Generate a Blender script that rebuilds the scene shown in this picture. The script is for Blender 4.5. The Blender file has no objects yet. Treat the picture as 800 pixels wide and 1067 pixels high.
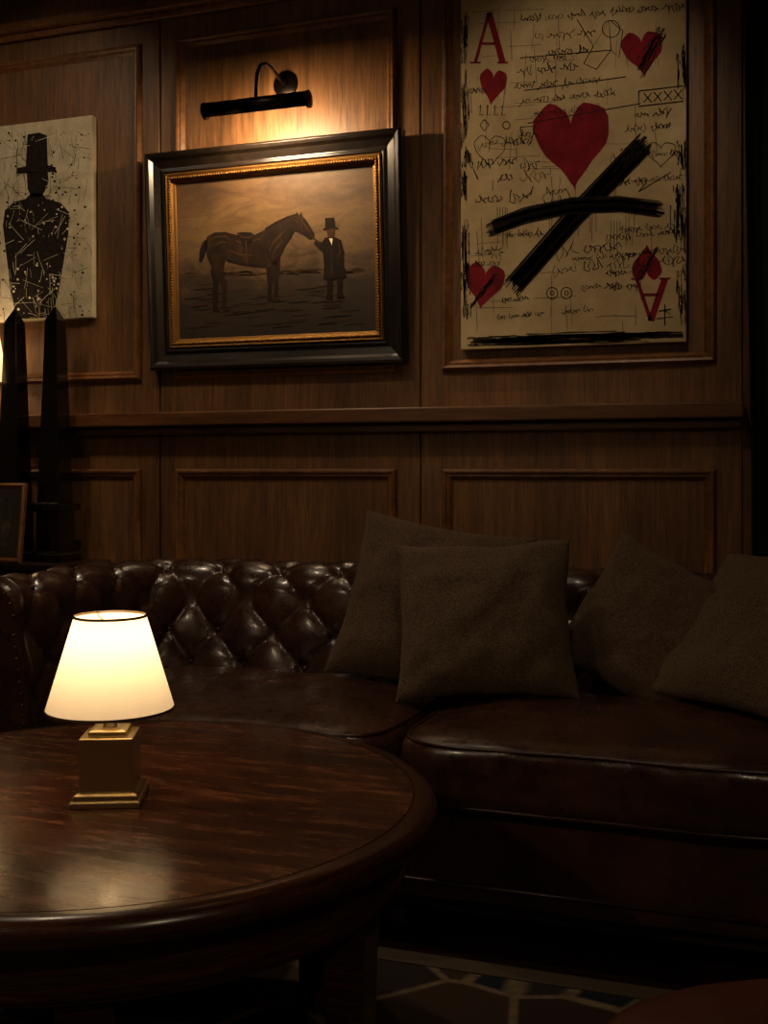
import bpy, bmesh, math, random
from mathutils import Vector, Matrix, noise
random.seed(7)
sc = bpy.context.scene
try:
    sc.view_settings.view_transform = 'Standard'
    sc.view_settings.look = 'None'
except Exception: pass

# ------------------------------------------------------------------ materials
def lin(h):
    h = h.lstrip('#')
    o = []
    for i in (0, 2, 4):
        c = int(h[i:i+2], 16)/255
        o.append(c/12.92 if c <= .04045 else ((c+.055)/1.055)**2.4)
    return (*o, 1)

def base_mat(name, col='#808080', rough=.5, metal=0., coat=0., spec=.5):
    m = bpy.data.materials.new(name); m.use_nodes = True
    b = m.node_tree.nodes['Principled BSDF']
    b.inputs['Base Color'].default_value = lin(col)
    b.inputs['Roughness'].default_value = rough
    b.inputs['Metallic'].default_value = metal
    b.inputs['Coat Weight'].default_value = coat
    b.inputs['Coat Roughness'].default_value = .15
    b.inputs['Specular IOR Level'].default_value = spec
    return m, m.node_tree, b

def N(nt, t, **kw):
    n = nt.nodes.new(t)
    for k, v in kw.items():
        if k in n.inputs: n.inputs[k].default_value = v
        else: setattr(n, k, v)
    return n

def ramp(nt, stops):
    r = nt.nodes.new('ShaderNodeValToRGB')
    e = r.color_ramp.elements
    while len(e) < len(stops): e.new(.5)
    for i, (p, c) in enumerate(stops):
        e[i].position = p
        e[i].color = lin(c) if isinstance(c, str) else (c, c, c, 1)
    return r

def mapping(nt, scale, rot=(0, 0, 0)):
    tc = nt.nodes.new('ShaderNodeTexCoord')
    mp = nt.nodes.new('ShaderNodeMapping')
    mp.inputs['Scale'].default_value = scale
    mp.inputs['Rotation'].default_value = rot
    nt.links.new(tc.outputs['Object'], mp.inputs['Vector'])
    return mp

def bump(nt, b, src, strength, dist=.002):
    bp = nt.nodes.new('ShaderNodeBump')
    bp.inputs['Strength'].default_value = strength
    bp.inputs['Distance'].default_value = dist
    nt.links.new(src, bp.inputs['Height'])
    nt.links.new(bp.outputs['Normal'], b.inputs['Normal'])

def wood(name, dark, mid, light, scale, rough=.45, coat=0., rot=(0, 0, 0), bs=.25, pores=None, rvar=0., pmin=.45):
    m, nt, b = base_mat(name, mid, rough, 0, coat)
    mp = mapping(nt, scale, rot)
    n1 = N(nt, 'ShaderNodeTexNoise', Scale=1.0, Detail=8.0, Roughness=.62, Distortion=.6)
    n2 = N(nt, 'ShaderNodeTexNoise', Scale=5.0, Detail=6.0, Roughness=.7)
    for n in (n1, n2): nt.links.new(mp.outputs[0], n.inputs['Vector'])
    mx = N(nt, 'ShaderNodeMath', operation='MULTIPLY_ADD')
    mx.inputs[1].default_value = .55
    nt.links.new(n2.outputs['Fac'], mx.inputs[0])
    md = N(nt, 'ShaderNodeMath', operation='MULTIPLY'); md.inputs[1].default_value = .5
    nt.links.new(n1.outputs['Fac'], md.inputs[0]); nt.links.new(md.outputs[0], mx.inputs[2])
    r = ramp(nt, [(.38, dark), (.52, mid), (.66, light)])
    nt.links.new(mx.outputs[0], r.inputs[0])
    col = r.outputs[0]
    if pores:
        mp2 = mapping(nt, pores, rot)
        n3 = N(nt, 'ShaderNodeTexNoise', Scale=1.0, Detail=3.0, Roughness=.6)
        nt.links.new(mp2.outputs[0], n3.inputs['Vector'])
        r3 = ramp(nt, [(.36, pmin), (.5, 1.)]); nt.links.new(n3.outputs['Fac'], r3.inputs[0])
        mm = N(nt, 'ShaderNodeMix', data_type='RGBA', blend_type='MULTIPLY'); mm.inputs[0].default_value = .8
        nt.links.new(col, mm.inputs[6]); nt.links.new(r3.outputs[0], mm.inputs[7]); col = mm.outputs[2]
    nt.links.new(col, b.inputs['Base Color'])
    if rvar:
        rr = ramp(nt, [(.3, max(0, rough-rvar)), (.7, rough+rvar)])
        nt.links.new(n2.outputs['Fac'], rr.inputs[0]); nt.links.new(rr.outputs[0], b.inputs['Roughness'])
    bump(nt, b, n2.outputs['Fac'], bs, .001)
    return m

M_wall = wood('oak_panel', '#4a2f18', '#694625', '#835a34', (9, 9, 1.0), .5, pores=(200, 200, 7), pmin=.5)
M_trim = wood('oak_trim', '#4e2e15', '#704824', '#885931', (10, 10, 10), .4)
M_ledge = wood('ledge_wood', '#3f2410', '#5a371a', '#6e4623', (1.2, 16, 16), .4)
M_table = wood('table_wood', '#1c0c05', '#4a2310', '#7c4822', (1.6, 9, 9), .25, .45, (0, 0, .5), .6, pores=(3, 70, 70), rvar=.09, pmin=.5)
M_rim = wood('table_rim_wood', '#1c0d06', '#371b0c', '#522d16', (2, 2, 50), .27, .3, (0, 0, 0), .2)
M_dark = wood('dark_wood', '#120905', '#1d0f08', '#2b170c', (8, 8, 2), .4)
M_floor = wood('floor_wood', '#120905', '#21120a', '#301a0e', (1, 9, 9), .4)

def leather(name, c1, c2, rough=.26, coat=.35):
    m, nt, b = base_mat(name, c1, rough, 0, coat)
    mp = mapping(nt, (1, 1, 1))
    n1 = N(nt, 'ShaderNodeTexNoise', Scale=7.0, Detail=5.0, Roughness=.6)
    v = N(nt, 'ShaderNodeTexVoronoi', Scale=260.0)
    n3 = N(nt, 'ShaderNodeTexNoise', Scale=30.0, Detail=4.0, Roughness=.55)
    for n in (n1, v, n3): nt.links.new(mp.outputs[0], n.inputs['Vector'])
    r = ramp(nt, [(.35, c1), (.7, c2)])
    nt.links.new(n1.outputs['Fac'], r.inputs[0]); nt.links.new(r.outputs[0], b.inputs['Base Color'])
    rr = ramp(nt, [(.3, rough-.05), (.7, rough+.12)])
    nt.links.new(n3.outputs['Fac'], rr.inputs[0]); nt.links.new(rr.outputs[0], b.inputs['Roughness'])
    ad = N(nt, 'ShaderNodeMath', operation='MULTIPLY_ADD'); ad.inputs[1].default_value = .25
    nt.links.new(v.outputs['Distance'], ad.inputs[0]); nt.links.new(n3.outputs['Fac'], ad.inputs[2])
    bump(nt, b, ad.outputs[0], .28, .003)
    return m
M_leather = leather('brown_leather', '#28160f', '#422718')
M_leather_red = leather('oxblood_leather', '#3b170f', '#522114', .4)
M_piping, _, _ = base_mat('leather_piping', '#2e170e', .33)
M_nail, _, _ = base_mat('antique_nailhead', '#6a4c26', .4, 1.)

def fabric(name, c1, c2):
    m, nt, b = base_mat(name, c1, .95, 0, 0, .15)
    b.inputs['Sheen Weight'].default_value = .2
    b.inputs['Sheen Tint'].default_value = lin('#a89474')
    mp = mapping(nt, (1, 1, 1))
    n1 = N(nt, 'ShaderNodeTexVoronoi', Scale=380.0)
    n4 = N(nt, 'ShaderNodeTexNoise', Scale=330.0, Detail=2.0, Roughness=.7)
    for n in (n1, n4): nt.links.new(mp.outputs[0], n.inputs['Vector'])
    sb = N(nt, 'ShaderNodeMath', operation='MULTIPLY_ADD'); sb.inputs[1].default_value = -.55
    nt.links.new(n1.outputs['Distance'], sb.inputs[0]); nt.links.new(n4.outputs['Fac'], sb.inputs[2])
    r = ramp(nt, [(.02, c1), (.46, c2)])
    nt.links.new(sb.outputs[0], r.inputs[0]); nt.links.new(r.outputs[0], b.inputs['Base Color'])
    bump(nt, b, sb.outputs[0], 1., .003)
    return m
M_tweed = fabric('brown_grey_boucle', '#3a2d22', '#6f5c48')
M_tweed2 = fabric('brown_boucle', '#36291f', '#685442')

M_black, _, _ = base_mat('black_marble', '#0b0908', .18, 0, .4)
M_bronze, _, _ = base_mat('oil_rubbed_bronze', '#1c130c', .32, .8)
M_brass, nt, b = base_mat('antique_brass', '#b8a47c', .34, 1.)
mp = mapping(nt, (3, 3, 120)); n = N(nt, 'ShaderNodeTexNoise', Scale=4.0, Detail=4.0)
nt.links.new(mp.outputs[0], n.inputs['Vector']); bump(nt, b, n.outputs['Fac'], .12, .001)
M_gilt, nt, b = base_mat('gilt', '#86602f', .42, .8)
n = N(nt, 'ShaderNodeTexNoise', Scale=160.0); bump(nt, b, n.outputs['Fac'], .5, .002)
M_frame = wood('ebonised_frame', '#0e0b09', '#17110d', '#241a13', (6, 6, 6), .3, .2)
M_green, _, _ = base_mat('green_curtain', '#141d16', .9, 0, 0, .1)
M_plaster, _, _ = base_mat('ceiling_paint', '#2a1d14', .9)

M_shade = bpy.data.materials.new('linen_shade'); M_shade.use_nodes = True
nt = M_shade.node_tree; nt.nodes.clear()
o = N(nt, 'ShaderNodeOutputMaterial')
d = N(nt, 'ShaderNodeBsdfDiffuse', Color=lin('#dccfb4')); t = N(nt, 'ShaderNodeBsdfTranslucent', Color=lin('#e4d3b4'))
mx = N(nt, 'ShaderNodeMixShader'); mx.inputs[0].default_value = .46
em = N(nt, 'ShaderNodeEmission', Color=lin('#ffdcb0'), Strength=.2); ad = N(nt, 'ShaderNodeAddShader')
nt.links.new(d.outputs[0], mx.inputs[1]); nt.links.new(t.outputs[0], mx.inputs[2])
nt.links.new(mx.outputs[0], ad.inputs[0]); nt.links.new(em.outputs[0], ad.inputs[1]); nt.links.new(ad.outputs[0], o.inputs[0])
def emit(name, col, s):
    m = bpy.data.materials.new(name); m.use_nodes = True
    b = m.node_tree.nodes['Principled BSDF']
    b.inputs['Base Color'].default_value = lin(col)
    b.inputs['Emission Color'].default_value = lin(col); b.inputs['Emission Strength'].default_value = s
    return m
M_bulb = emit('warm_bulb', '#ffd59a', 6.)

M_rug, nt, b = base_mat('patterned_rug', '#22201f', .95, 0, 0, .1)
mp = mapping(nt, (1, 1, 0), (0, 0, .6))
v1 = N(nt, 'ShaderNodeTexVoronoi', feature='DISTANCE_TO_EDGE', Scale=4.5, Randomness=1.)
v2 = N(nt, 'ShaderNodeTexVoronoi', feature='F1', Scale=4.5, Randomness=1.)
n1 = N(nt, 'ShaderNodeTexNoise', Scale=220.0, Detail=2.0)
n5 = N(nt, 'ShaderNodeTexNoise', Scale=11.0, Detail=6.0, Roughness=.7)
for q in (v1, v2, n1, n5): nt.links.new(mp.outputs[0], q.inputs['Vector'])
rc = ramp(nt, [(.0, '#1a1b20'), (.35, '#20262e'), (.6, '#34281e'), (.9, '#423428')])
sp = N(nt, 'ShaderNodeSeparateColor'); nt.links.new(v2.outputs['Color'], sp.inputs[0]); nt.links.new(sp.outputs[0], rc.inputs[0])
re = ramp(nt, [(.02, .9), (.05, 0.)]); nt.links.new(v1.outputs['Distance'], re.inputs[0])
r5 = ramp(nt, [(.34, .3), (.56, 1.)]); nt.links.new(n5.outputs['Fac'], r5.inputs[0])
m5 = N(nt, 'ShaderNodeMath', operation='MULTIPLY'); nt.links.new(re.outputs[0], m5.inputs[0]); nt.links.new(r5.outputs[0], m5.inputs[1])
mc = N(nt, 'ShaderNodeMix', data_type='RGBA')
nt.links.new(m5.outputs[0], mc.inputs[0]); nt.links.new(rc.outputs[0], mc.inputs[6]); mc.inputs[7].default_value = lin('#7d6a52')
nt.links.new(mc.outputs[2], b.inputs['Base Color']); bump(nt, b, n1.outputs['Fac'], .6, .004)
M_rugedge, _, _ = base_mat('rug_border', '#4a3c2e', .95)

# ------------------------------------------------------------------ helpers
def empty(name, loc=(0, 0, 0), rot=(0, 0, 0)):
    e = bpy.data.objects.new(name, None); sc.collection.objects.link(e)
    e.location = loc; e.rotation_euler = rot; e.empty_display_size = .1
    return e

def add(name, verts, faces, mats, parent=None, smooth=False, world=False, midx=None, loc=None, rot=None):
    me = bpy.data.meshes.new(name); me.from_pydata([tuple(v) for v in verts], [], faces)
    if not isinstance(mats, (list, tuple)): mats = [mats]
    for m in mats: me.materials.append(m)
    if midx:
        for p, i in zip(me.polygons, midx): p.material_index = i
    bm = bmesh.new(); bm.from_mesh(me); bmesh.ops.recalc_face_normals(bm, faces=bm.faces); bm.to_mesh(me); bm.free()
    if smooth: me.polygons.foreach_set('use_smooth', [True]*len(me.polygons))
    ob = bpy.data.objects.new(name, me); sc.collection.objects.link(ob)
    if loc: ob.location = loc
    if rot: ob.rotation_euler = rot
    if parent:
        ob.parent = parent
        if world:
            ob.matrix_parent_inverse = Matrix.LocRotScale(parent.location, parent.rotation_euler, None).inverted()
    return ob

def bev(ob, w=.003, seg=2):
    m = ob.modifiers.new('bevel', 'BEVEL'); m.width = w; m.segments = seg; m.limit_method = 'ANGLE'; m.angle_limit = .6
    return ob

def boxg(x0, x1, y0, y1, z0, z1, V, F):
    i = len(V)
    V += [(x0, y0, z0), (x1, y0, z0), (x1, y1, z0), (x0, y1, z0), (x0, y0, z1), (x1, y0, z1), (x1, y1, z1), (x0, y1, z1)]
    F += [(i, i+1, i+2, i+3), (i+4, i+5, i+6, i+7), (i, i+1, i+5, i+4), (i+1, i+2, i+6, i+5), (i+2, i+3, i+7, i+6), (i+3, i, i+4, i+7)]

def box(name, x0, x1, y0, y1, z0, z1, mat, parent=None, b=.003, world=False, **kw):
    V, F = [], []; boxg(x0, x1, y0, y1, z0, z1, V, F)
    o = add(name, V, F, mat, parent, world=world, **kw)
    if b: bev(o, b)
    return o

def lathe(name, prof, mat, parent=None, seg=64, smooth=True, closed=False, **kw):
    V, F = [], []
    n = len(prof)
    for r, z in prof:
        for i in range(seg):
            a = 2*math.pi*i/seg; V.append((r*math.cos(a), r*math.sin(a), z))
    for j in range(n-1 if not closed else n):
        k = (j+1) % n
        for i in range(seg):
            i2 = (i+1) % seg
            F.append((j*seg+i, j*seg+i2, k*seg+i2, k*seg+i))
    o = add(name, V, F, mat, parent, smooth, **kw)
    if smooth:
        m = o.modifiers.new('es', 'EDGE_SPLIT'); m.split_angle = .7
    return o

def tubeg(pts, r, V, F, seg=8, closed=False, caps=True):
    pts = [Vector(p) for p in pts]; n = len(pts); i0 = len(V)
    up = Vector((0, 0, 1))
    prev = None
    for k in range(n):
        if closed: t = pts[(k+1) % n]-pts[k-1]
        else: t = pts[min(k+1, n-1)]-pts[max(k-1, 0)]
        t.normalize()
        if prev is None:
            a = t.cross(up)
            if a.length < .05: a = t.cross(Vector((1, 0, 0)))
        else: a = prev-t*prev.dot(t)
        a.normalize(); prev = a; b2 = t.cross(a)
        rr = r[k] if isinstance(r, (list, tuple)) else r
        for s in range(seg):
            an = 2*math.pi*s/seg
            V.append(pts[k]+a*(rr*math.cos(an))+b2*(rr*math.sin(an)))
    for k in range(n if closed else n-1):
        k2 = (k+1) % n
        for s in range(seg):
            s2 = (s+1) % seg
            F.append((i0+k*seg+s, i0+k*seg+s2, i0+k2*seg+s2, i0+k2*seg+s))
    if caps and not closed:
        F.append(tuple(i0+s for s in range(seg))); F.append(tuple(i0+(n-1)*seg+s for s in range(seg)))

def tube(name, pts, r, mat, parent=None, seg=10, closed=False, **kw):
    V, F = [], []; tubeg(pts, r, V, F, seg, closed)
    return add(name, V, F, mat, parent, True, **kw)

def beads(name, pts, r, mat, parent=None, **kw):
    V, F = [], []
    for p in pts:
        bm = bmesh.new(); bmesh.ops.create_icosphere(bm, subdivisions=1, radius=r)
        i0 = len(V)
        for v in bm.verts: V.append((v.co.x+p[0], v.co.y+p[1], v.co.z+p[2]))
        for f in bm.faces: F.append(tuple(i0+v.index for v in f.verts))
        bm.free()
    return add(name, V, F, mat, parent, True, **kw)

def ring(cx, cz, w, h, prof, V, F, y=0.):
    i0 = len(V); n = len(prof)
    for sx, sz in ((-1, -1), (1, -1), (1, 1), (-1, 1)):
        for ins, out in prof:
            V.append((cx+sx*(w/2-ins), y-out, cz+sz*(h/2-ins)))
    for c in range(4):
        c2 = (c+1) % 4
        for j in range(n):
            j2 = (j+1) % n
            F.append((i0+c*n+j, i0+c*n+j2, i0+c2*n+j2, i0+c2*n+j))

def sqloft(name, lev, mat, parent=None, b=.002, **kw):
    V, F = [], []
    for h, z in lev: V += [(-h, -h, z), (h, -h, z), (h, h, z), (-h, h, z)]
    n = len(lev)
    for j in range(n-1):
        for i in range(4):
            F.append((4*j+i, 4*j+(i+1) % 4, 4*j+4+(i+1) % 4, 4*j+4+i))
    F.append((0, 1, 2, 3)); F.append(tuple(4*n-4+i for i in range(4)))
    o = add(name, V, F, mat, parent, **kw)
    if b: bev(o, b)
    return o

def squad(name, c, s, mat, parent=None, n=7., crown=.0, wr=.0, g=36, seed=0, **kw):
    bm = bmesh.new(); bmesh.ops.create_cube(bm, size=2)
    bmesh.ops.subdivide_edges(bm, edges=bm.edges[:], cuts=g, use_grid_fill=True)
    for v in bm.verts:
        x, y, z = v.co
        x, y, z = (math.sin(q*math.pi/2) for q in (x, y, z))
        k = (abs(x)**n+abs(y)**n+abs(z)**n)**(1/n)
        x, y, z = x/k, y/k, z/k
        cr = crown*(1-x*x)*(1-y*y)*(1 if z > 0 else 0)*abs(z)
        p = Vector((x*s[0]/2, y*s[1]/2, z*s[2]/2+cr))
        if wr:
            q = noise.noise(p*5+Vector((seed, 0, 0)))*wr+noise.noise(Vector((p.x*14, p.y*14, p.z*22+seed)))*wr*.45
            p += Vector((x, y, z)).normalized()*q
        v.co = p+Vector(c)
    me = bpy.data.meshes.new(name); bm.to_mesh(me); bm.free()
    me.materials.append(mat); me.polygons.foreach_set('use_smooth', [True]*len(me.polygons))
    ob = bpy.data.objects.new(name, me); sc.collection.objects.link(ob)
    if parent:
        ob.parent = parent
        if kw.get('world'): ob.matrix_parent_inverse = Matrix.LocRotScale(parent.location, parent.rotation_euler, None).inverted()
    return ob

# ------------------------------------------------------------------ room shell
WY = 3.5
box('floor', -3.9, 2.3, -2.2, WY+.1, -.1, 0, M_floor, b=0)
box('ceiling', -3.9, 2.3, -2.2, WY+.1, 3.0, 3.1, M_plaster, b=0)
box('wall_left', -4.0, -3.9, -2.2, WY+.1, 0, 3.0, M_wall, b=0)
box('wall_right', 2.3, 2.4, -2.2, WY+.1, 0, 3.0, M_plaster, b=0)
box('wall_front', -3.9, 2.3, -2.3, -2.2, 0, 3.0, M_wall, b=0)
box('rug', -3.1, 1.3, -1.3, 2.22, .0, .009, M_rug, b=.003)
V, F = [], []
boxg(-3.1, 1.3, 2.22, 2.275, 0, .010, V, F); boxg(-3.1, 1.3, -1.355, -1.3, 0, .010, V, F)
add('rug_binding', V, F, M_rugedge, bpy.data.objects['rug'])

V, F = [], []
boxg(-3.9, 2.3, WY, WY+.1, 0, 3.0, V, F)
grooves = [-3.9, -3.02, -2.052, -1.073, -.06]
for a, c in zip(grooves[:-1], grooves[1:]):
    boxg(a+.003, c-.003, WY-.012, WY, .0, 1.23, V, F)
    boxg(a+.003, c-.003, WY-.012, WY, 1.23, 2.995, V, F)
o = add('wall_back', V, F, M_wall); bev(o, .002, 1)
mp_ = [(0, 0), (0, .008), (.004, .016), (.009, .020), (.015, .018), (.019, .012), (.024, .013), (.029, .009), (.034, .003), (.036, 0)]
k = 1
for (a, c), top in zip([(-3.82, -3.095), (-2.945, -2.125), (-1.985, -1.155), (-.998, -.137)], [2.59, 2.59, 2.59, 2.64]):
    for z0, z1 in ((1.375, top), (.22, 1.055)):
        V, F = [], []
        ring((a+c)/2, (z0+z1)/2, c-a, z1-z0, mp_, V, F, WY-.012)
        add('trim_%d' % k, V, F, M_trim, smooth=False); k += 1
V, F = [], []
boxg(-3.9, -.06, WY-.032, WY-.012, 2.665, 2.69, V, F); boxg(-3.9, -.06, WY-.055, WY-.012, 2.69, 2.725, V, F)
o = add('trim_cornice', V, F, M_trim); bev(o, .006, 3)
box('baseboard_back', -3.9, -.06, WY-.03, WY-.012, 0, .14, M_trim, b=.004)
V, F = [], []
boxg(-3.9, -.055, WY-.085, WY-.012, 1.205, 1.255, V, F); boxg(-3.9, -.06, WY-.045, WY-.012, 1.175, 1.205, V, F)
o = add('wall_ledge', V, F, M_ledge); bev(o, .006, 3)

V, F = [], []
nx, nz = 240, 12
for i in range(nx+1):
    x = -.045+1.5*i/nx
    for j in range(nz+1):
        z = .015+2.93*j/nz
        V.append((x+.01*math.sin(z*2+i*.1), 3.425+.035*math.sin(i*.33)+.01*math.sin(i*.11+z), z))
for i in range(nx):
    for j in range(nz):
        a = i*(nz+1)+j; F.append((a, a+1, a+nz+2, a+nz+1))
o = add('curtain', V, F, M_green, smooth=True)
m = o.modifiers.new('s', 'SOLIDIFY'); m.thickness = .004

# ------------------------------------------------------------------ flat artwork tool
class Art:
    def __init__(s, w, h, quad, out=.0):
        s.w, s.h, s.q = w, h, quad; s.V, s.F, s.I = [], [], []; s.lay = 0; s.out = out
    def P(s, p):
        l, r, tl, tr, bl, br = s.q
        t = (p[0]-l)/(r-l); top = tl+(tr-tl)*t; bot = bl+(br-bl)*t
        v = (p[1]-top)/(bot-top)
        t = min(max(t, .004), .996); v = min(max(v, .004), .996)
        return (t-.5)*s.w, (.5-v)*s.h
    def nl(s): s.lay += 1
    def poly(s, pts, mi):
        i0 = len(s.V); y = -s.out-.0004-.00025*s.lay
        for p in pts:
            x, z = s.P(p); s.V.append((x, y, z))
        s.F.append(tuple(range(i0, i0+len(pts)))); s.I.append(mi)
    def stroke(s, pts, w, mi, taper=False):
        P = [Vector(s.P(p)) for p in pts]; n = len(P)
        y = -s.out-.0004-.00025*s.lay; i0 = len(s.V)
        for k in range(n):
            t = P[min(k+1, n-1)]-P[max(k-1, 0)]
            if t.length < 1e-7: t = Vector((1, 0))
            t.normalize(); nn = Vector((-t.y, t.x))
            ww = (w[k] if isinstance(w, (list, tuple)) else w)/2
            if taper: ww *= .3+.7*math.sin(math.pi*min(1, (k+.3)/(n-.4)))
            a = P[k]+nn*ww; b = P[k]-nn*ww
            s.V += [(a.x, y, a.y), (b.x, y, b.y)]
        for k in range(n-1):
            s.F.append((i0+2*k, i0+2*k+1, i0+2*k+3, i0+2*k+2)); s.I.append(mi)
    def brush(s, pts, w, mi, nb=16):
        wd = w*330
        s.stroke(pts, [w*.8*(.85+.3*random.random()) for _ in pts], mi)
        for i in range(nb):
            f = (i/(nb-1)-.5)*wd
            d = Vector(pts[-1])-Vector(pts[0]); d.normalize(); nn = Vector((-d.y, d.x))*f
            e1 = d*(-random.random()*wd*.5); e2 = d*(random.random()*wd*.5)
            q = [Vector(p)+nn for p in pts]; q[0] = q[0]+e1; q[-1] = q[-1]+e2
            s.stroke([tuple(a) for a in q], w/nb*(.5+random.random()), mi)
    def smear(s, x0, y0, x1, y1, wid, mi, n=26):
        d = Vector((x1-x0, y1-y0)); L = d.length; d.normalize(); nn = Vector((-d.y, d.x))
        for _ in range(n):
            a = random.random()*.7*L; b = min(L, a+random.uniform(.08, .45)*L)
            o = random.gauss(0, wid*.33)
            p = Vector((x0, y0))+nn*o
            pts = [p+d*(a+(b-a)*i/4)+nn*random.uniform(-.5, .5) for i in range(5)]
            s.stroke([tuple(q) for q in pts], [random.uniform(.001, .0045) for _ in pts], mi)
    def heart(s, cx, cy, w, h, mi, rot=0, outline=0):
        pts = []
        for i in range(40):
            t = 2*math.pi*i/40
            x = 16*math.sin(t)**3/32*w; y = -(13*math.cos(t)-5*math.cos(2*t)-2*math.cos(3*t)-math.cos(4*t)+2.5)/29*h
            k = 1+.03*math.sin(i*1.7)
            x *= k; y *= k
            pts.append((cx+x*math.cos(rot)-y*math.sin(rot), cy+x*math.sin(rot)+y*math.cos(rot)))
        if outline: s.stroke(pts+[pts[0]], outline, mi)
        else: s.poly(pts, mi)
    def scribble(s, x, y, L, h, mi, slope=-.08, w=.0028):
        cx = x
        while cx < x+L:
            wl = random.uniform(1.6, 4.5)*h
            pts = []; n = max(5, int(wl/h*6)); ph = random.random()*6; fr = random.uniform(1.1, 1.6)
            for i in range(n):
                t = i/n*wl
                up = h*(.45 if random.random() < .72 else 1.2)*random.uniform(.7, 1.2)
                pts.append((cx+t+h*.3*math.sin(i*1.9+ph), y+slope*(cx+t-x)-up*math.sin(i*fr+ph)*.8+random.uniform(-.2, .2)*h))
            s.stroke(pts, w*random.uniform(.6, 1.25), mi)
            cx += wl+h*.7
    def build(s, name, mats, parent):
        return add(name, s.V, s.F, mats, parent, midx=s.I)

def canvas_mat(name, c1, c2, c3, sc_=3.):
    m, nt, b = base_mat(name, c1, .85, 0, 0, .2)
    mp = mapping(nt, (1, 1, 1))
    n1 = N(nt, 'ShaderNodeTexNoise', Scale=sc_, Detail=7.0, Roughness=.65); nt.links.new(mp.outputs[0], n1.inputs['Vector'])
    r = ramp(nt, [(.3, c1), (.55, c2), (.75, c3)])
    nt.links.new(n1.outputs['Fac'], r.inputs[0]); nt.links.new(r.outputs[0], b.inputs['Base Color'])
    return m
M_ink = canvas_mat('black_ink', '#120d0b', '#211914', '#3a2e25', 60)
M_inkg, _, _ = base_mat('grey_ink', '#5a4d40', .7)
M_red = canvas_mat('crimson_paint', '#560d18', '#7a1420', '#8f202c', 12)
M_cream = canvas_mat('cream_paint', '#a08a64', '#b8a27b', '#c8b58f', 5)
M_palec, _, _ = base_mat('pale_paint', '#d8ceb0', .8)

art = Art(.705, 1.16, (480, 715, -8.7, -43, 363, 357))
e = empty('playing_card_painting', (-.5755, WY-.04, 2.02))
box('panel', -.3525, .3525, 0, .026, -.58, .58, M_cream, e, .002)
A = art
for _ in range(60):
    x = random.uniform(485, 690); y = random.uniform(5, 340); L = random.uniform(10, 45)
    A.stroke([(x, y), (x+random.uniform(-3, 3), y+L)], random.uniform(.001, .0024), 1)
for _ in range(34):
    x = random.uniform(485, 660); y = random.uniform(5, 340)
    A.stroke([(x, y), (x+random.uniform(20, 50), y+random.uniform(-3, 1))], .0016, 1)
for x0, y0 in ((600, 205), (615, 210), (520, 215), (655, 215), (640, 230)):
    for i in range(4): A.stroke([(x0+i*3, y0), (x0+i*3+random.uniform(-1, 1), y0+random.uniform(10, 45))], .0022, 1)
A.nl()
A.heart(600, 153, 80, 92, 2, -.06)
A.heart(515, 91, 30, 38, 2, .1); A.heart(672, 57, 42, 48, 2, -.1)
A.heart(676, 273, 30, 38, 2, math.pi); A.heart(505, 298, 44, 48, 2, .15)
def letterA(cx, cy, w, h, flip=1):
    A.stroke([(cx-w/2, cy+flip*h/2), (cx, cy-flip*h/2)], .011, 2); A.stroke([(cx, cy-flip*h/2), (cx+w/2, cy+flip*h/2)], .020, 2)
    A.stroke([(cx-w/4, cy+flip*h*.12), (cx+w/4, cy+flip*h*.12)], .009, 2)
    A.stroke([(cx-w*.7, cy+flip*h/2), (cx-w*.3, cy+flip*h/2)], .006, 2); A.stroke([(cx+w*.3, cy+flip*h/2), (cx+w*.7, cy+flip*h/2)], .006, 2)
letterA(511, 39, 30, 52); letterA(680, 313, 28, 44, -1)
A.nl()
A.brush([(672, 152), (640, 186), (600, 228), (570, 262), (540, 295)], .062, 0, 18)
A.nl()
A.brush([(516, 237), (550, 224), (600, 214), (650, 213), (686, 219)], .050, 0, 16)
A.smear(692, 28, 666, 80, 9, 0, 50)
A.smear(520, 284, 490, 320, 4, 0, 20)
A.smear(688, 258, 664, 296, 3, 0, 14)
A.smear(668, 148, 640, 180, 8, 0, 22)
for y0, y1 in ((12, 66), (70, 155), (155, 210), (220, 330)):
    A.smear(484, y0, 484, y1, 7, 0, 24)
A.smear(488, 340, 487, 250, 5, 0, 14)
for y0, y1 in ((45, 95), (145, 190), (190, 265), (275, 340)):
    A.smear(711, y0, 712, y1, 7, 0, 22)
A.smear(706, 190, 704, 260, 8, 0, 22)
A.smear(486, 354, 712, 350, 8, 0, 70); A.smear(486, 356, 580, 352, 6, 0, 36); A.smear(610, 352, 700, 349, 6, 0, 30)
A.smear(484, 150, 498, 190, 4, 0, 12)
for x, y, L, h in ((545, 20, 80, 6), (640, 12, 60, 6), (560, 38, 70, 6), (575, 55, 40, 6), (543, 74, 60, 6), (540, 90, 70, 6), (545, 105, 85, 6),
                   (560, 118, 70, 5), (500, 150, 40, 7), (498, 170, 45, 7), (522, 186, 25, 9), (497, 208, 50, 8), (655, 135, 45, 6), (640, 165, 60, 5),
                   (497, 262, 26, 6), (493, 275, 22, 5), (585, 262, 55, 9), (635, 248, 55, 6), (580, 282, 110, 8), (645, 266, 50, 6), (640, 300, 30, 5),
                   (525, 312, 24, 5), (590, 325, 30, 5), (635, 285, 25, 5), (545, 172, 20, 7), (570, 200, 30, 7), (490, 95, 15, 6), (650, 190, 50, 5), (530, 245, 40, 5),
                   (545, 140, 15, 7), (665, 120, 30, 6), (555, 62, 30, 5), (600, 270, 80, 5), (610, 300, 30, 5), (520, 330, 50, 4), (650, 240, 50, 5)):
    A.scribble(x, y, L, h, 0)
for x in (570, 578, 587): A.stroke([(x, 205+random.uniform(-4, 4)), (x+2, 212), (x-1, 218)], .003, 0)
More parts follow.
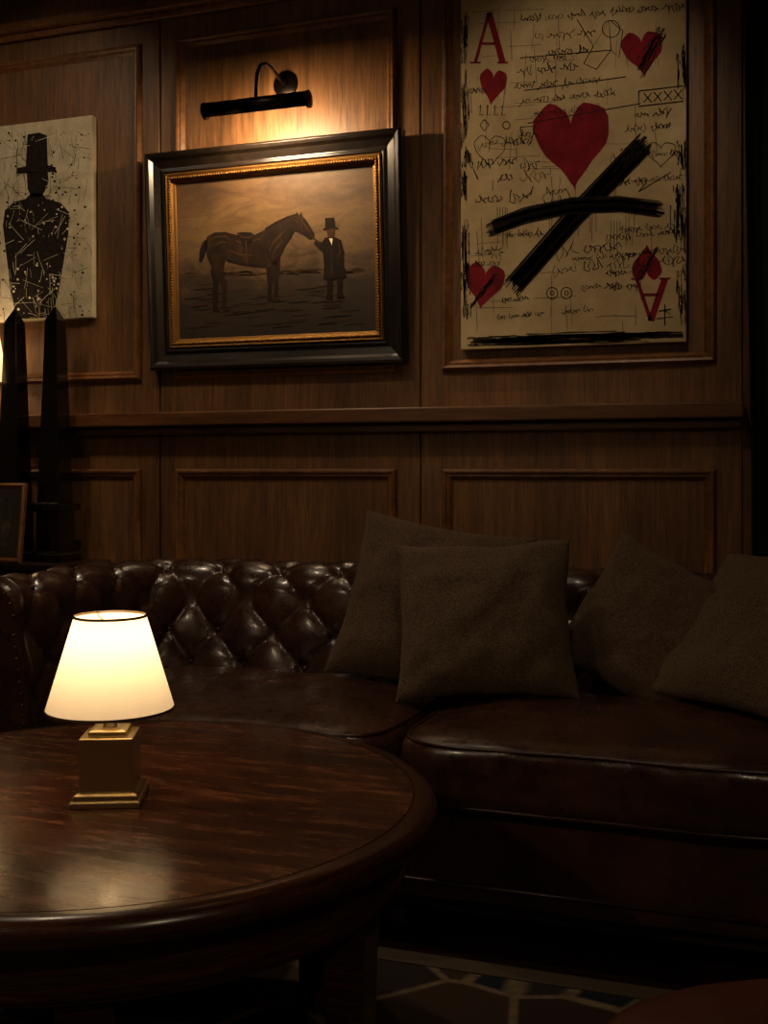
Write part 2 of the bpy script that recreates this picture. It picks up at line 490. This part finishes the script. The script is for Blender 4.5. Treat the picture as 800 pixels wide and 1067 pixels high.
for i in range(3): A.stroke([(545+i*4, 60+i*34), (640+i*15, 52+i*28)], .003, 0)
A.stroke([(668, 95), (712, 90), (712, 106), (668, 111), (668, 95)], .004, 0)
for i in range(4):
    x = 673+i*10; A.stroke([(x, 97-i), (x+8, 107-i)], .0035, 0); A.stroke([(x+8, 97-i), (x, 107-i)], .0035, 0)
A.heart(690, 162, 30, 26, 0, 0, .0022); A.heart(512, 158, 34, 34, 0, 0, .0022)
for cx, cy, r in ((579, 305, 6), (594, 305, 6), (579, 305, 2), (594, 305, 2), (640, 30, 9), (530, 130, 4)):
    A.stroke([(cx+r*math.cos(a*.5), cy+r*math.sin(a*.5)) for a in range(14)], .0028, 0)
A.stroke([(545, 132), (548, 150), (552, 138), (556, 150), (561, 131), (545, 132)], .003, 0)
A.stroke([(506, 124), (511, 130), (506, 136), (501, 130), (506, 124)], .003, 0)
for i, x in enumerate((500, 508, 516, 524)): A.stroke([(x, 112), (x+2, 109), (x+1, 120), (x+5, 119)], .0025, 0)
A.stroke([(605, 20), (622, 48), (638, 22), (640, 52), (625, 72), (612, 66), (622, 48)], .003, 0)
A.stroke([(640, 22), (652, 32), (648, 60), (640, 52)], .0025, 0)
A.stroke([(668, 200), (700, 180)], .003, 0); A.stroke([(668, 200), (676, 190)], .003, 0)
for a in range(9):
    A.stroke([(518+4*math.cos(a*.7), 262+3*math.sin(a*.7)), (518+9*math.cos(a*.7), 262+7*math.sin(a*.7))], .0025, 0)
A.stroke([(688, 325), (700, 323)], .004, 0); A.stroke([(694, 318), (694, 340)], .004, 0); A.stroke([(686, 333), (702, 331), (694, 324)], .003, 0)
A.build('drawing', [M_ink, M_inkg, M_red], e)

A = Art(.475, .737, (-14, 98, 134.5, 121, 337, 331))
e = empty('splatter_portrait_canvas', (-2.553, WY-.042, 1.9765))
M_cv = canvas_mat('splattered_canvas', '#a99d82', '#c6bb9e', '#d6ccb2', 14)
box('canvas', -.2375, .2375, 0, .028, -.3685, .3685, M_cv, e, .002)
A.poly([(20, 182), (62, 180), (61, 175), (53, 173), (52, 142), (44, 139), (32, 141), (30, 174), (21, 176)], 0)
A.poly([(31, 180), (53, 180), (54, 190), (50, 200), (46, 206), (36, 206), (32, 198)], 0)
A.poly([(36, 202), (47, 202), (52, 208), (66, 212), (75, 222), (74, 245), (69, 275), (64, 305), (58, 331), (20, 333), (14, 300), (9, 262), (6, 236), (8, 220), (18, 211), (30, 208)], 0)
A.nl()
for _ in range(430):
    x = random.gauss(42, 34); y = random.uniform(135, 330)
    if not -12 < x < 96: continue
    inside = 8 < x < 74 and y > 212
    mi = 1 if (inside and random.random() < .5) or random.random() < .1 else 0
    L = random.uniform(2, 26); a = random.choice((random.gauss(1.57, .15), random.uniform(0, 3.14)))
    A.stroke([(x, y), (x+L*.5*math.cos(a)+random.uniform(-1, 1), y+L*.5*math.sin(a)), (x+L*math.cos(a), y+L*math.sin(a))], random.uniform(.0006, .002), mi)
for _ in range(200):
    x = random.uniform(-10, 95); y = random.uniform(135, 330); r = random.uniform(.3, 1.5)
    mi = 1 if (8 < x < 74 and y > 212) else 0
    A.poly([(x+r*math.cos(i), y+r*math.sin(i)) for i in range(6)], mi)
A.build('figure_and_splatter', [M_ink, M_palec], e)

# ---- horse painting
e = empty('framed_horse_painting', (-1.592, WY-.045, 1.787), (math.radians(3.0), 0, 0))
V, F = [], []
ring(0, 0, .955, .762, [(0, -.02), (0, .028), (.008, .036), (.02, .032), (.03, .020), (.055, .012), (.066, .016), (.072, .014), (.074, -.02)], V, F)
bev(add('outer_frame', V, F, M_frame, e), .002, 2)
V, F = [], []
ring(0, 0, .808, .615, [(0, -.02), (0, .014), (.006, .020), (.013, .017), (.020, .012), (.027, .006), (.034, .004), (.036, -.001), (.036, -.02)], V, F)
add('gilt_slip', V, F, M_gilt, e)
pts = []
for sx in (-1, 1):
    for i in range(60): pts.append((sx*.386, -.018, -.29+.58*i/59))
for sz in (-1, 1):
    for i in range(80): pts.append((-.386+.772*i/79, -.018, sz*.2895))
beads('gilt_beads', pts, .0055, M_gilt, e)
m, nt, b = base_mat('landscape_oil', '#6a4a28', .55, 0, .05)
tc = N(nt, 'ShaderNodeTexCoord'); sx = N(nt, 'ShaderNodeSeparateXYZ'); nt.links.new(tc.outputs['Object'], sx.inputs[0])
mpp = mapping(nt, (6, 6, 15)); n1 = N(nt, 'ShaderNodeTexNoise', Scale=1.0, Detail=10.0, Roughness=.72, Distortion=1.0); nt.links.new(mpp.outputs[0], n1.inputs['Vector'])
ma = N(nt, 'ShaderNodeMath', operation='MULTIPLY_ADD'); ma.inputs[1].default_value = 1.35; ma.inputs[2].default_value = .12
nt.links.new(sx.outputs['Z'], ma.inputs[0])
mb = N(nt, 'ShaderNodeMath', operation='MULTIPLY_ADD'); mb.inputs[1].default_value = .82; nt.links.new(n1.outputs['Fac'], mb.inputs[0]); nt.links.new(ma.outputs[0], mb.inputs[2])
r = ramp(nt, [(.10, '#1b130b'), (.33, '#2c1f13'), (.44, '#3a2917'), (.52, '#523c24'), (.66, '#6c5230'), (.78, '#583f25'), (.95, '#402d1a')])
nt.links.new(mb.outputs[0], r.inputs[0]); nt.links.new(r.outputs[0], b.inputs['Base Color'])
n9 = N(nt, 'ShaderNodeTexNoise', Scale=260.0, Detail=2.0); bump(nt, b, n9.outputs['Fac'], .3, .001)
box('canvas', -.372, .372, .0, .012, -.275, .275, m, e, 0)
M_h1 = canvas_mat('horse_brown', '#150c07', '#27180d', '#3c2614', 22)
M_h2 = canvas_mat('horse_dark', '#140b07', '#1c110a', '#28190f', 20)
M_h3 = canvas_mat('horse_light', '#33200f', '#422a15', '#57391d', 20)
A = Art(.735, .545, (182, 403, 187, 158, 364, 357))
for _ in range(70):
    x = random.uniform(186, 370); y = random.uniform(298, 352)
    A.stroke([(x, y), (x+10, y+random.uniform(-2, 1)), (x+22, y-2)], random.uniform(.002, .006), random.choice((1, 1, 2)), True)
for _ in range(40):
    x = random.uniform(186, 380); dy = random.uniform(-3, 2)
    A.stroke([(x, 291+dy-(x-186)*.03), (x+7, 290+dy-(x-186)*.03), (x+14, 291+dy-(x-186)*.03)], random.uniform(.003, .008), random.choice((1, 2)), True)
A.nl()
A.poly([(226, 270), (238, 274), (234, 290), (229, 300), (229, 312), (227, 328), (231, 333), (222, 333), (222, 314), (223, 298), (220, 286)], 1)
A.poly([(284, 276), (294, 276), (293, 292), (291, 302), (290, 315), (294, 320), (285, 320), (286, 302), (285, 292)], 1)
A.nl()
A.poly([(217, 246), (226, 241), (238, 240), (250, 243), (262, 245), (272, 243), (280, 239), (290, 233), (300, 228), (311, 223), (319, 220), (320, 215), (323, 219), (325, 215), (327, 221),
        (330, 224), (334, 231), (339, 240), (339, 246), (334, 248), (328, 243), (322, 239), (317, 238), (313, 246), (307, 255), (303, 264), (299, 272), (296, 278),
        (284, 281), (270, 280), (255, 278), (243, 275), (236, 272), (234, 282), (236, 292), (240, 299), (239, 312), (238, 326), (243, 332), (234, 333), (233, 318), (233, 302),
        (227, 292), (222, 282), (217, 270), (214, 256)], 0)
A.poly([(292, 272), (301, 268), (300, 284), (298, 294), (298, 306), (297, 316), (301, 321), (292, 321), (293, 306), (292, 294), (290, 284)], 0)
A.poly([(218, 248), (212, 252), (208, 262), (207, 274), (210, 276), (214, 268), (217, 258)], 1)
A.nl()
A.stroke([(284, 236), (296, 229), (310, 222), (320, 218)], .010, 1, True)
for p in ([(222, 250), (228, 246), (238, 245), (244, 249)], [(226, 256), (232, 252), (240, 252)], [(288, 262), (293, 252), (300, 244), (308, 236)],
          [(292, 266), (297, 257), (303, 249)], [(250, 250), (258, 252), (268, 251), (278, 247)], [(326, 226), (330, 232), (334, 240)], [(244, 262), (256, 266), (270, 267)]):
    A.stroke(p, .006, 2, True)
for p in ([(240, 272), (256, 276), (272, 278), (286, 278)], [(232, 262), (236, 270), (236, 280)], [(286, 258), (288, 268), (292, 276)], [(316, 238), (310, 248), (304, 258)]):
    A.stroke(p, .007, 1, True)
A.poly([(252, 241), (258, 240), (268, 240), (272, 243), (270, 250), (266, 258), (260, 258), (256, 250)], 1)
A.nl()
A.stroke([(253, 242), (259, 246), (267, 246), (271, 243)], .005, 2, True)
A.stroke([(262, 250), (263, 278)], .004, 2)
A.stroke([(322, 240), (332, 236)], .003, 2); A.stroke([(326, 222), (325, 240)], .0025, 2); A.stroke([(335, 244), (344, 250), (352, 252)], .003, 2)
A.poly([(351, 222), (361, 221), (362, 232), (366, 234), (348, 236), (351, 233)], 1)
A.poly([(352, 235), (361, 234), (361, 241), (358, 245), (354, 245)], 2)
A.poly([(351, 245), (361, 244), (368, 248), (371, 262), (370, 276), (373, 292), (364, 294), (348, 296), (349, 278), (348, 262), (345, 260), (338, 252), (340, 249), (347, 251)], 1)
A.poly([(352, 294), (358, 294), (357, 312), (358, 318), (350, 318), (352, 310)], 1)
A.poly([(362, 293), (369, 292), (368, 310), (371, 316), (362, 317), (363, 308)], 1)
A.nl()
A.poly([(355, 246), (359, 246), (358, 254)], 3)
A.stroke([(365, 250), (367, 262), (363, 270)], .004, 2, True); A.stroke([(357, 256), (357, 290)], .003, 2, True)
A.build('horse_and_groom', [M_h1, M_h2, M_h3, M_palec], e)

# ------------------------------------------------------------------ picture light
e = empty('picture_light', (-1.558, 3.25, 2.234))
V, F = [], []
L, R = .36, .026
ang = [math.radians(a) for a in range(-20, 251, 15)]
def trough(rr, xx):
    return [(xx, rr*math.cos(a), rr*math.sin(a)) for a in ang]
for xx in (-L/2, L/2):
    V += trough(R, xx); V += trough(R-.002, xx)
n = len(ang)
for a, c in ((0, 2), (1, 3), (0, 1), (2, 3)):
    for i in range(n-1): F.append((a*n+i, a*n+i+1, c*n+i+1, c*n+i))
add('shade_trough', V, F, M_bronze, e, True)
for sx in (-1, 1):
    lathe('end_cap_%d' % (1 if sx < 0 else 2), [(.0005, 0), (R+.002, 0), (R+.002, .008), (.012, .012), (.0005, .014)], M_bronze, e, 24, loc=(sx*(L/2), 0, 0), rot=(0, sx*math.pi/2, 0))
tube('gooseneck', [(0, 0, R-.002), (0, 0, .06), (0, .005, .10), (0, .03, .140), (0, .07, .160), (0, .12, .162), (0, .17, .150), (0, .205, .145), (0, .236, .145)], .006, M_bronze, e)
lathe('wall_plate', [(.0005, 0), (.045, 0), (.045, .006), (.038, .012), (.016, .016), (.012, .03), (.0005, .032)], M_bronze, e, 40, loc=(0, .2375, .145), rot=(math.pi/2, 0, 0))
tube('lamp_tube', [(-.15, .0, -.004), (.15, .0, -.004)], .008, M_bulb, e)
def area(name, loc, rot, sx_, sy_, P, col, parent=None):
    l = bpy.data.lights.new(name, 'AREA'); l.shape = 'RECTANGLE'; l.size = sx_; l.size_y = sy_; l.energy = P; l.color = col
    o = bpy.data.objects.new(name, l); sc.collection.objects.link(o); o.location = loc; o.rotation_euler = rot
    if parent: o.parent = parent
    return o
area('picture_light_lamp', (0, .012, -.020), (math.radians(68), 0, 0), .22, .025, 8.5, (1, .71, .41), e)

# ------------------------------------------------------------------ sofa
sofa = empty('chesterfield_sofa', (-.79, 2.7, 0))
XL, XR, YB, YF, RC = -1.74, .16, 2.95, 2.34, .15
path = []
def seglin(x0, y0, x1, y1, nx_, ny_):
    L = math.hypot(x1-x0, y1-y0); n = max(2, int(L/.0085))
    for i in range(n): path.append((x0+(x1-x0)*i/n, y0+(y1-y0)*i/n, nx_, ny_))
def segarc(cx, cy, a0, a1):
    n = 34
    for i in range(n):
        a = a0+(a1-a0)*i/n; path.append((cx+RC*math.cos(a), cy+RC*math.sin(a), math.cos(a), math.sin(a)))
seglin(XL, YF, XL, YB-RC, -1, 0)
segarc(XL+RC, YB-RC, math.pi, math.pi/2)
seglin(XL+RC, YB, XR-RC, YB, 0, 1)
segarc(XR-RC, YB-RC, math.pi/2, 0)
seglin(XR, YB-RC, XR, YF, 1, 0); path.append((XR, YF, 1, 0))
prof = []
def pl(a, b, n):
    for i in range(n): prof.append((a[0]+(b[0]-a[0])*i/n, a[1]+(b[1]-a[1])*i/n))
pl((.0, .34), (.005, .46), 10); pl((.005, .46), (.035, .655), 26)
for i in range(46):
    a = math.radians(172-i*(172+60)/45); prof.append((.125+.09*math.cos(a), .678+.09*math.sin(a)))
pl((.165, .595), (.165, .08), 10); prof.append((.165, .08))
vl = [0]
for i in range(1, len(prof)): vl.append(vl[-1]+math.hypot(prof[i][0]-prof[i-1][0], prof[i][1]-prof[i-1][1]))
pn = []
for i in range(len(prof)):
    a = prof[max(i-1, 0)]; c = prof[min(i+1, len(prof)-1)]
    dx, dz = c[0]-a[0], c[1]-a[1]; l = math.hypot(dx, dz); pn.append((-dz/l, dx/l))
ul = [0]
for i in range(1, len(path)):
    ul.append(ul[-1]+math.hypot(path[i][0]-path[i-1][0]+.09*(path[i][2]-path[i-1][2]), path[i][1]-path[i-1][1]+.09*(path[i][3]-path[i-1][3])))
TW = ul[-1]/round(ul[-1]/.19); HR = .098; V0 = .13
def sstep(a, b, x):
    t = min(1, max(0, (x-a)/(b-a))); return t*t*(3-2*t)
def tuft(u, v):
    vv = (v-V0)/(2*HR); uu = u/TW
    fade = 1-sstep(V0+3.5*HR, V0+4.4*HR, v)
    if v < V0:
        h = abs(math.sin(math.pi*uu))**.4
    else:
        h = (abs(math.sin(math.pi*(uu+vv)))*abs(math.sin(math.pi*(uu-vv))))**.33
    r0 = round((v-V0)/HR); off = .5 if r0 % 2 else 0
    ub = (round(uu-off)+off)*TW; vb = V0+r0*HR
    d2 = (u-ub)**2+(v-vb)**2
    dm = math.exp(-d2/(.018**2)) if 0 <= r0 <= 4 else 0
    an = math.atan2(v-vb, u-ub); wr = math.exp(-d2/(.045**2))*.0018*math.sin(an*9+ub*50)*min(1, d2/.0003)
    return fade*(.024*h-.012*dm+(wr if 0 <= r0 <= 4 else 0))
V, F = [], []
npf = len(prof)
for i, (x, y, nx_, ny_) in enumerate(path):
    for j, (dd, z) in enumerate(prof):
        t = tuft(ul[i], vl[j])-.008
        w = noise.noise(Vector((x*9, y*9, z*9)))*.006
        d2 = dd+pn[j][0]*(t+w); z2 = z+pn[j][1]*(t+w)
        V.append((x+nx_*d2, y+ny_*d2, z2))
for i in range(len(path)-1):
    for j in range(npf-1):
        a = i*npf+j; F.append((a, a+1, a+npf+1, a+npf))
F.append(tuple(range(npf))); F.append(tuple((len(path)-1)*npf+j for j in range(npf)))
add('tufted_back_and_arms', V, F, M_leather, sofa, True, world=True)
pts = []
import bisect
for r0 in range(5):
    vb = V0+r0*HR; j = min(bisect.bisect(vl, vb), npf-1)
    k = 0 if r0 % 2 == 0 else .5
    while k*TW < ul[-1]:
        ub = k*TW; i = min(bisect.bisect(ul, ub), len(path)-1)
        if ub > .02:
            x, y, nx_, ny_ = path[i]; dd, z = prof[j]; t = -.014
            pts.append((x+nx_*(dd+pn[j][0]*t), y+ny_*(dd+pn[j][0]*t), z+pn[j][1]*t))
        k += 1
beads('buttons', pts, .011, M_piping, sofa, world=True)
for side, (x, nx_) in enumerate(((XL, -1), (XR, 1))):
    out = [(dd, z) for dd, z in prof[::2]]
    out = [(d_ + (-.004 if d_ < .1 else .002), z) for d_, z in out]
    V, F = [], []
    for yy, sh in ((YF+.002, 0), (YF-.018, 0), (YF-.024, .006)):
        for d_, z in out:
            cx, cz = .10, .5
            V.append((x+nx_*(d_+(cx-d_)*sh*6), yy, z+(cz-z)*sh*1.2))
    n = len(out)
    for k in (0, 1):
        for j in range(n):
            j2 = (j+1) % n; F.append((k*n+j, k*n+j2, k*n+n+j2, k*n+n+j))
    F.append(tuple(2*n+j for j in range(n)))
    add('arm_front_%d' % (side+1), V, F, M_leather, sofa, world=True)
    acc = []; last = None
    for d_, z in out:
        q = Vector((d_+(.10-d_)*.12, z+(.5-z)*.03))
        if last is None or (q-last).length > .017:
            acc.append((x+nx_*q.x, YF-.026, q.y)); last = q
    beads('arm_nails_%d' % (side+1), acc, .0052, M_nail, sofa, world=True)
squad('seat_deck', (-.79, 2.64, .235), (1.93, .64, .27), M_leather, sofa, 14, 0, .004, 30, 3, world=True)
tube('rail_piping', [(-1.74+.0, 2.318, .15), (.16, 2.318, .15)], .006, M_piping, sofa, world=True)
V, F = [], []
boxg(-1.9, .32, 2.36, 3.10, .075, .12, V, F)
add('underframe', V, F, M_dark, sofa, world=True)
for i, (x, y) in enumerate(((-1.82, 2.40), (.24, 2.40), (-1.82, 3.04), (.24, 3.04), (-.79, 2.40))):
    lathe('bun_foot_%d' % (i+1), [(.0005, 0), (.022, 0), (.034, .02), (.036, .04), (.026, .065), (.026, .08), (.0005, .08)], M_dark, sofa, 24, world=True, loc=(x, y, 0))
for i, cx in enumerate((-1.2525, -.3175)):
    s_ = (.925, .66, .165); c = (cx, 2.605, .392)
    squad('seat_cushion_%d' % (i+1), c, s_, M_leather, sofa, 6.5, .022, .010, 44, i*9+1, world=True)
    for kz in (.78, -.80):
        nn = 6.5; rr = (1-abs(kz)**nn)**(1/nn); pts = []
        for a in range(160):
            t = 2*math.pi*a/160; x, y = math.cos(t), math.sin(t)
            q = (abs(x)**nn+abs(y)**nn)**(1/nn); x, y = x/q*rr, y/q*rr
            p = Vector((x*s_[0]/2, y*s_[1]/2, kz*s_[2]/2))
            w = noise.noise(p*5+Vector((i*9+1, 0, 0)))*.010+.001
            pts.append((c[0]+p.x+x*w, c[1]+p.y+y*w, c[2]+p.z))
        tube('cushion_piping_%d%s' % (i+1, 'a' if kz > 0 else 'b'), pts, .0055, M_piping, sofa, 8, True, world=True)

# ------------------------------------------------------------------ throw cushions
def pillow(loc, size, T, rot, mat, seed, sz=1.):
    g = 46; V, F = [], []
    idx = {}
    for sd in (1, -1):
        for i in range(g+1):
            for j in range(g+1):
                u, v = -1+2*i/g, -1+2*j/g
                if (i in (0, g) or j in (0, g)) and sd == -1:
                    idx[(sd, i, j)] = idx[(1, i, j)]; continue
                uu, vv = math.sin(u*math.pi/2), math.sin(v*math.pi/2)
                x = uu*(1-.075*(1-vv*vv)); z = vv*(1-.075*(1-uu*uu))
                t = ((1-uu**2)*(1-vv**2))**.5
                t = t*.75+.25*((1-uu**4)*(1-vv**4))**.5
                e_ = (1-uu**6)*(1-vv**6)
                w = noise.noise(Vector((x*2.2+seed, z*2.2, sd*3)))*.22+noise.noise(Vector((x*5+seed, z*5, sd*7)))*.12
                c = math.sin((abs(uu)-abs(vv))*9+seed)*.11*(uu*uu*vv*vv)
                y = -sd*T/2*(t*(1+w)+c*e_)
                y += .012*math.sin(x*2+seed)*(.4+z*.3)
                x += noise.noise(Vector((z*2+seed, 3, x)))*.03; z += noise.noise(Vector((x*2+seed, 8, z)))*.035
                idx[(sd, i, j)] = len(V); V.append((x*size/2, y, z*size/2*sz))
    for sd in (1, -1):
        for i in range(g):
            for j in range(g):
                F.append((idx[(sd, i, j)], idx[(sd, i+1, j)], idx[(sd, i+1, j+1)], idx[(sd, i, j+1)]))
    o = add('throw_cushion', V, F, mat, None, True)
    lean, roll, yaw = (math.radians(a) for a in rot)
    o.matrix_world = Matrix.Translation(loc) @ Matrix.Rotation(yaw, 4, 'Z') @ Matrix.Rotation(-lean, 4, 'X') @ Matrix.Rotation(roll, 4, 'Y')
    return o
pillow((-.853, 2.865, .686), .49, .16, (22, 9, 4), M_tweed2, 1.3, .96)
pillow((-.666, 2.71, .674), .45, .16, (20, -2, 14), M_tweed, 4.1, .90)
pillow((-.262, 2.885, .642), .43, .13, (24, 26, -6), M_tweed2, 7.7, .9)
pillow((-.005, 2.79, .664), .47, .14, (45, 0, -38), M_tweed, 11.2, 1.)

# ------------------------------------------------------------------ round table
tb = empty('round_coffee_table', (-1.041, 1.609, .0105))
TH = .4995; K = 1.018
lathe('top', [(r*K, z) for r, z in [(.0005, TH), (.3, TH), (.480, TH), (.5, TH-.0005)]], M_table, tb, 128)
lathe('top_rim', [(r*K, z) for r, z in [(.5, TH-.0005), (.502, TH-.003), (.504, TH), (.515, TH), (.529, TH-.003), (.538, TH-.012), (.540, TH-.022), (.536, TH-.034), (.524, TH-.040), (.512, TH-.043), (.5, TH-.045), (.0005, TH-.045)]], M_rim, tb, 128)
lathe('apron', [(.494, TH-.044), (.494, TH-.125), (.488, TH-.130), (.468, TH-.130), (.468, TH-.044)], M_rim, tb, 128)
lathe('apron_bead', [(.494, TH-.108), (.499, TH-.111), (.499, TH-.118), (.494, TH-.121)], M_rim, tb, 128)
for i in range(6):
    a = math.radians(-20+19-60*i)
    sqloft('leg_%d' % (i+1), [(.025, 0), (.027, .02), (.034, .30), (.037, .33), (.037, TH-.06)], M_rim, tb, .004, loc=(.435*math.cos(a), .435*math.sin(a), 0), rot=(0, 0, a))

# ------------------------------------------------------------------ table lamp
def point(name, loc, P, col, r, parent):
    l = bpy.data.lights.new(name, 'POINT'); l.energy = P; l.color = col; l.shadow_soft_size = r
    o = bpy.data.objects.new(name, l); sc.collection.objects.link(o); o.location = loc; o.parent = parent; return o
lp = empty('table_lamp', (-1.016, 1.569, .5105), (0, 0, math.radians(23)))
M_brass_d, _, _ = base_mat('shade_trim', '#4a3518', .5, .3)
sqloft('plinth', [(.056, 0), (.056, .008), (.054, .010), (.051, .010), (.051, .018), (.046, .021)], M_brass, lp, .0012)
sqloft('body', [(.043, .021), (.043, .108)], M_brass, lp, .002)
sqloft('cap', [(.030, .108), (.030, .116), (.024, .118)], M_brass, lp, .001)
lathe('neck', [(.0005, .117), (.012, .117), (.010, .126), (.016, .13), (.016, .138), (.009, .142), (.009, .165), (.0005, .165)], M_brass, lp, 24)
z0, z1, r0_, r1_ = .149, .300, .1035, .058
lathe('shade', [(r0_, z0), (r1_, z1)], M_shade, lp, 96)
for nm, rr, zz in (('shade_rim_1', r0_, z0), ('shade_rim_2', r1_, z1)):
    lathe(nm, [(rr-.0005, zz-.002), (rr+.0014, zz-.002), (rr+.0012, zz+.002), (rr-.0007, zz+.002)], M_brass_d, lp, 96, closed=True)
for k_ in range(3):
    a = k_*2.094; tube('spider_%d' % (k_+1), [(0, 0, .283), (.0575*math.cos(a), .0575*math.sin(a), .294)], .0013, M_brass, lp, 6)
lathe('bulb', [(.0005, .165), (.011, .168), (.014, .18), (.022, .20), (.024, .215), (.018, .232), (.0005, .24)], M_bulb, lp, 24)
point('lamp_bulb', (0, 0, .258), 1.15, (1, .80, .56), .012, lp)

# ------------------------------------------------------------------ console behind sofa
cn = empty('console_table', (-2.75, 3.335, 0))
box('top', -.55, .50, -.14, .145, .700, .725, M_dark, cn, .004)
box('apron', -.51, .46, -.12, .12, .62, .70, M_dark, cn, .003)
for i, (x, y) in enumerate(((-.49, -.105), (.44, -.105), (-.49, .105), (.44, .105))):
    sqloft('leg_%d' % (i+1), [(.018, 0), (.025, .62), (.025, .66)], M_dark, cn, .003, loc=(x, y, 0))
for i, x in enumerate((-2.398, -2.572)):
    sqloft('obelisk', [(.066, .7255), (.066, .750), (.060, .757), (.047, .762), (.047, .903), (.063, .908), (.063, .928), (.044, .934), (.026, 1.585), (.0008, 1.637)], M_black, None, .0025, loc=(x, 3.352, 0))
pf = empty('photo_frame', (-2.55, 3.210, .7265), (math.radians(-7), 0, math.radians(2)))
V, F = [], []
ring(0, .14, .22, .28, [(0, -.008), (0, .006), (.008, .010), (.018, .004), (.022, -.008)], V, F)
add('frame', V, F, M_trim, pf)
M_mount, _, _ = base_mat('photo_mount', '#2e2820', .5); M_photo = canvas_mat('old_photo', '#1d1916', '#3a342c', '#6a6152', 20)
box('mount', -.09, .09, -.002, .006, .02, .26, M_mount, pf, 0)
box('photo', -.06, .06, -.0035, -.0022, .055, .225, M_photo, pf, 0)
l2 = empty('console_lamp', (-2.735, 3.325, .7255))
lathe('base', [(.0005, 0), (.065, 0), (.065, .015), (.03, .03), (.018, .06), (.03, .16), (.045, .28), (.04, .38), (.02, .46), (.012, .5), (.012, .66), (.0005, .66)], M_brass, l2, 48)
lathe('shade', [(.120, .655), (.092, .83)], M_shade, l2, 64)
for i in range(3):
    a = i*2.094; tube('spider_%d' % (i+1), [(0, 0, .66), (.118*math.cos(a), .118*math.sin(a), .662)], .0016, M_brass, l2, 6)
point('console_lamp_bulb', (0, 0, .74), 2.4, (1, .72, .44), .03, l2)

# ------------------------------------------------------------------ foreground armchair
ch = empty('leather_armchair', (.335, 1.30, .0105), (0, 0, math.radians(19+8)))
squad('seat_base', (.0, 0, .20), (.66, .52, .20), M_leather_red, ch, 9, 0, .002, 20, 2)
squad('seat_cushion', (-.11, 0, .376), (.82, .56, .13), M_leather_red, ch, 3.6, .02, .004, 30, 5)
squad('arm_1', (.16, .33, .34), (.44, .13, .46), M_leather_red, ch, 4.5, 0, .003, 24, 6)
squad('arm_2', (.16, -.33, .34), (.44, .13, .46), M_leather_red, ch, 4.5, 0, .003, 24, 7)
squad('back', (.41, 0, .46), (.16, .78, .68), M_leather_red, ch, 4.5, 0, .004, 26, 8)
for i, (x, y) in enumerate(((-.25, .22), (-.25, -.22), (.4, .3), (.4, -.3))):
    sqloft('leg_%d' % (i+1), [(.014, 0), (.022, .12)], M_dark, ch, .002, loc=(x, y, 0))

# ------------------------------------------------------------------ fill spots added at the ceiling, rings and lenses invented
def fill_spot(x, y, tx, ty, tz, P, ang_, blend=.8, col=(1, .77, .52), r=.04):
    e = empty('added_fill_spot', (x, y, 3.0))
    lathe('trim_ring', [(.036, 0), (.055, 0), (.055, -.006), (.036, -.003)], M_bronze, e, 32, closed=True)
    lathe('lens', [(.0005, -.001), (.035, -.001)], M_bulb, e, 24)
    l = bpy.data.lights.new('fill_spot_light', 'SPOT'); l.energy = P; l.color = col; l.spot_size = math.radians(ang_); l.spot_blend = blend; l.shadow_soft_size = r
    o = bpy.data.objects.new('fill_spot_light', l); sc.collection.objects.link(o); o.parent = e; o.location = (0, 0, -.02)
    d_ = Vector((tx-x, ty-y, tz-2.98)); o.rotation_euler = d_.to_track_quat('-Z', 'Y').to_euler()
fill_spot(-.55, 2.2, -.58, 3.5, 1.98, 26, 46)
fill_spot(-2.5, 2.2, -2.55, 3.5, 1.9, 28, 64)
fill_spot(-1.6, 2.3, -1.55, 3.1, .6, 34, 75)
fill_spot(-.5, 1.9, -.6, 2.75, .6, 18, 72)
fill_spot(-2.1, 2.6, -1.2, 1.5, .5, 22, 70)

def fill_pendant(x, y, P):  # unseen drum lamp added behind the camera for soft fill light
    e = empty('added_fill_pendant', (x, y, 2.25))
    lathe('drum', [(.22, -.13), (.22, .13)], M_shade, e, 64)
    tube('cord', [(0, 0, .0), (0, 0, .745)], .004, M_bronze, e, 8)
    lathe('rose', [(.0005, .75), (.05, .75), (.045, .73), (.0005, .725)], M_bronze, e, 24)
    for k_ in range(3):
        a = k_*2.094; tube('spider_%d' % (k_+1), [(0, 0, .0), (.22*math.cos(a), .22*math.sin(a), .0)], .003, M_bronze, e, 6)
    point('fill_pendant_bulb', (0, 0, -.04), P, (1, .78, .54), .06, e)
fill_pendant(-1.9, -.3, 33); fill_pendant(.9, -.2, 15)

w = bpy.data.worlds.new('world'); sc.world = w; w.use_nodes = True
w.node_tree.nodes['Background'].inputs[0].default_value = lin('#3a2a1c'); w.node_tree.nodes['Background'].inputs[1].default_value = .02

# ------------------------------------------------------------------ camera
cam = bpy.data.cameras.new('camera'); co = bpy.data.objects.new('camera', cam); sc.collection.objects.link(co)
cam.sensor_fit = 'VERTICAL'; cam.sensor_height = 36; cam.lens = 38.8; cam.shift_y = -.0408
cam.clip_start = .05
co.location = (0, 0, 1.05); co.rotation_euler = (math.radians(90), 0, math.radians(19))
sc.camera = co
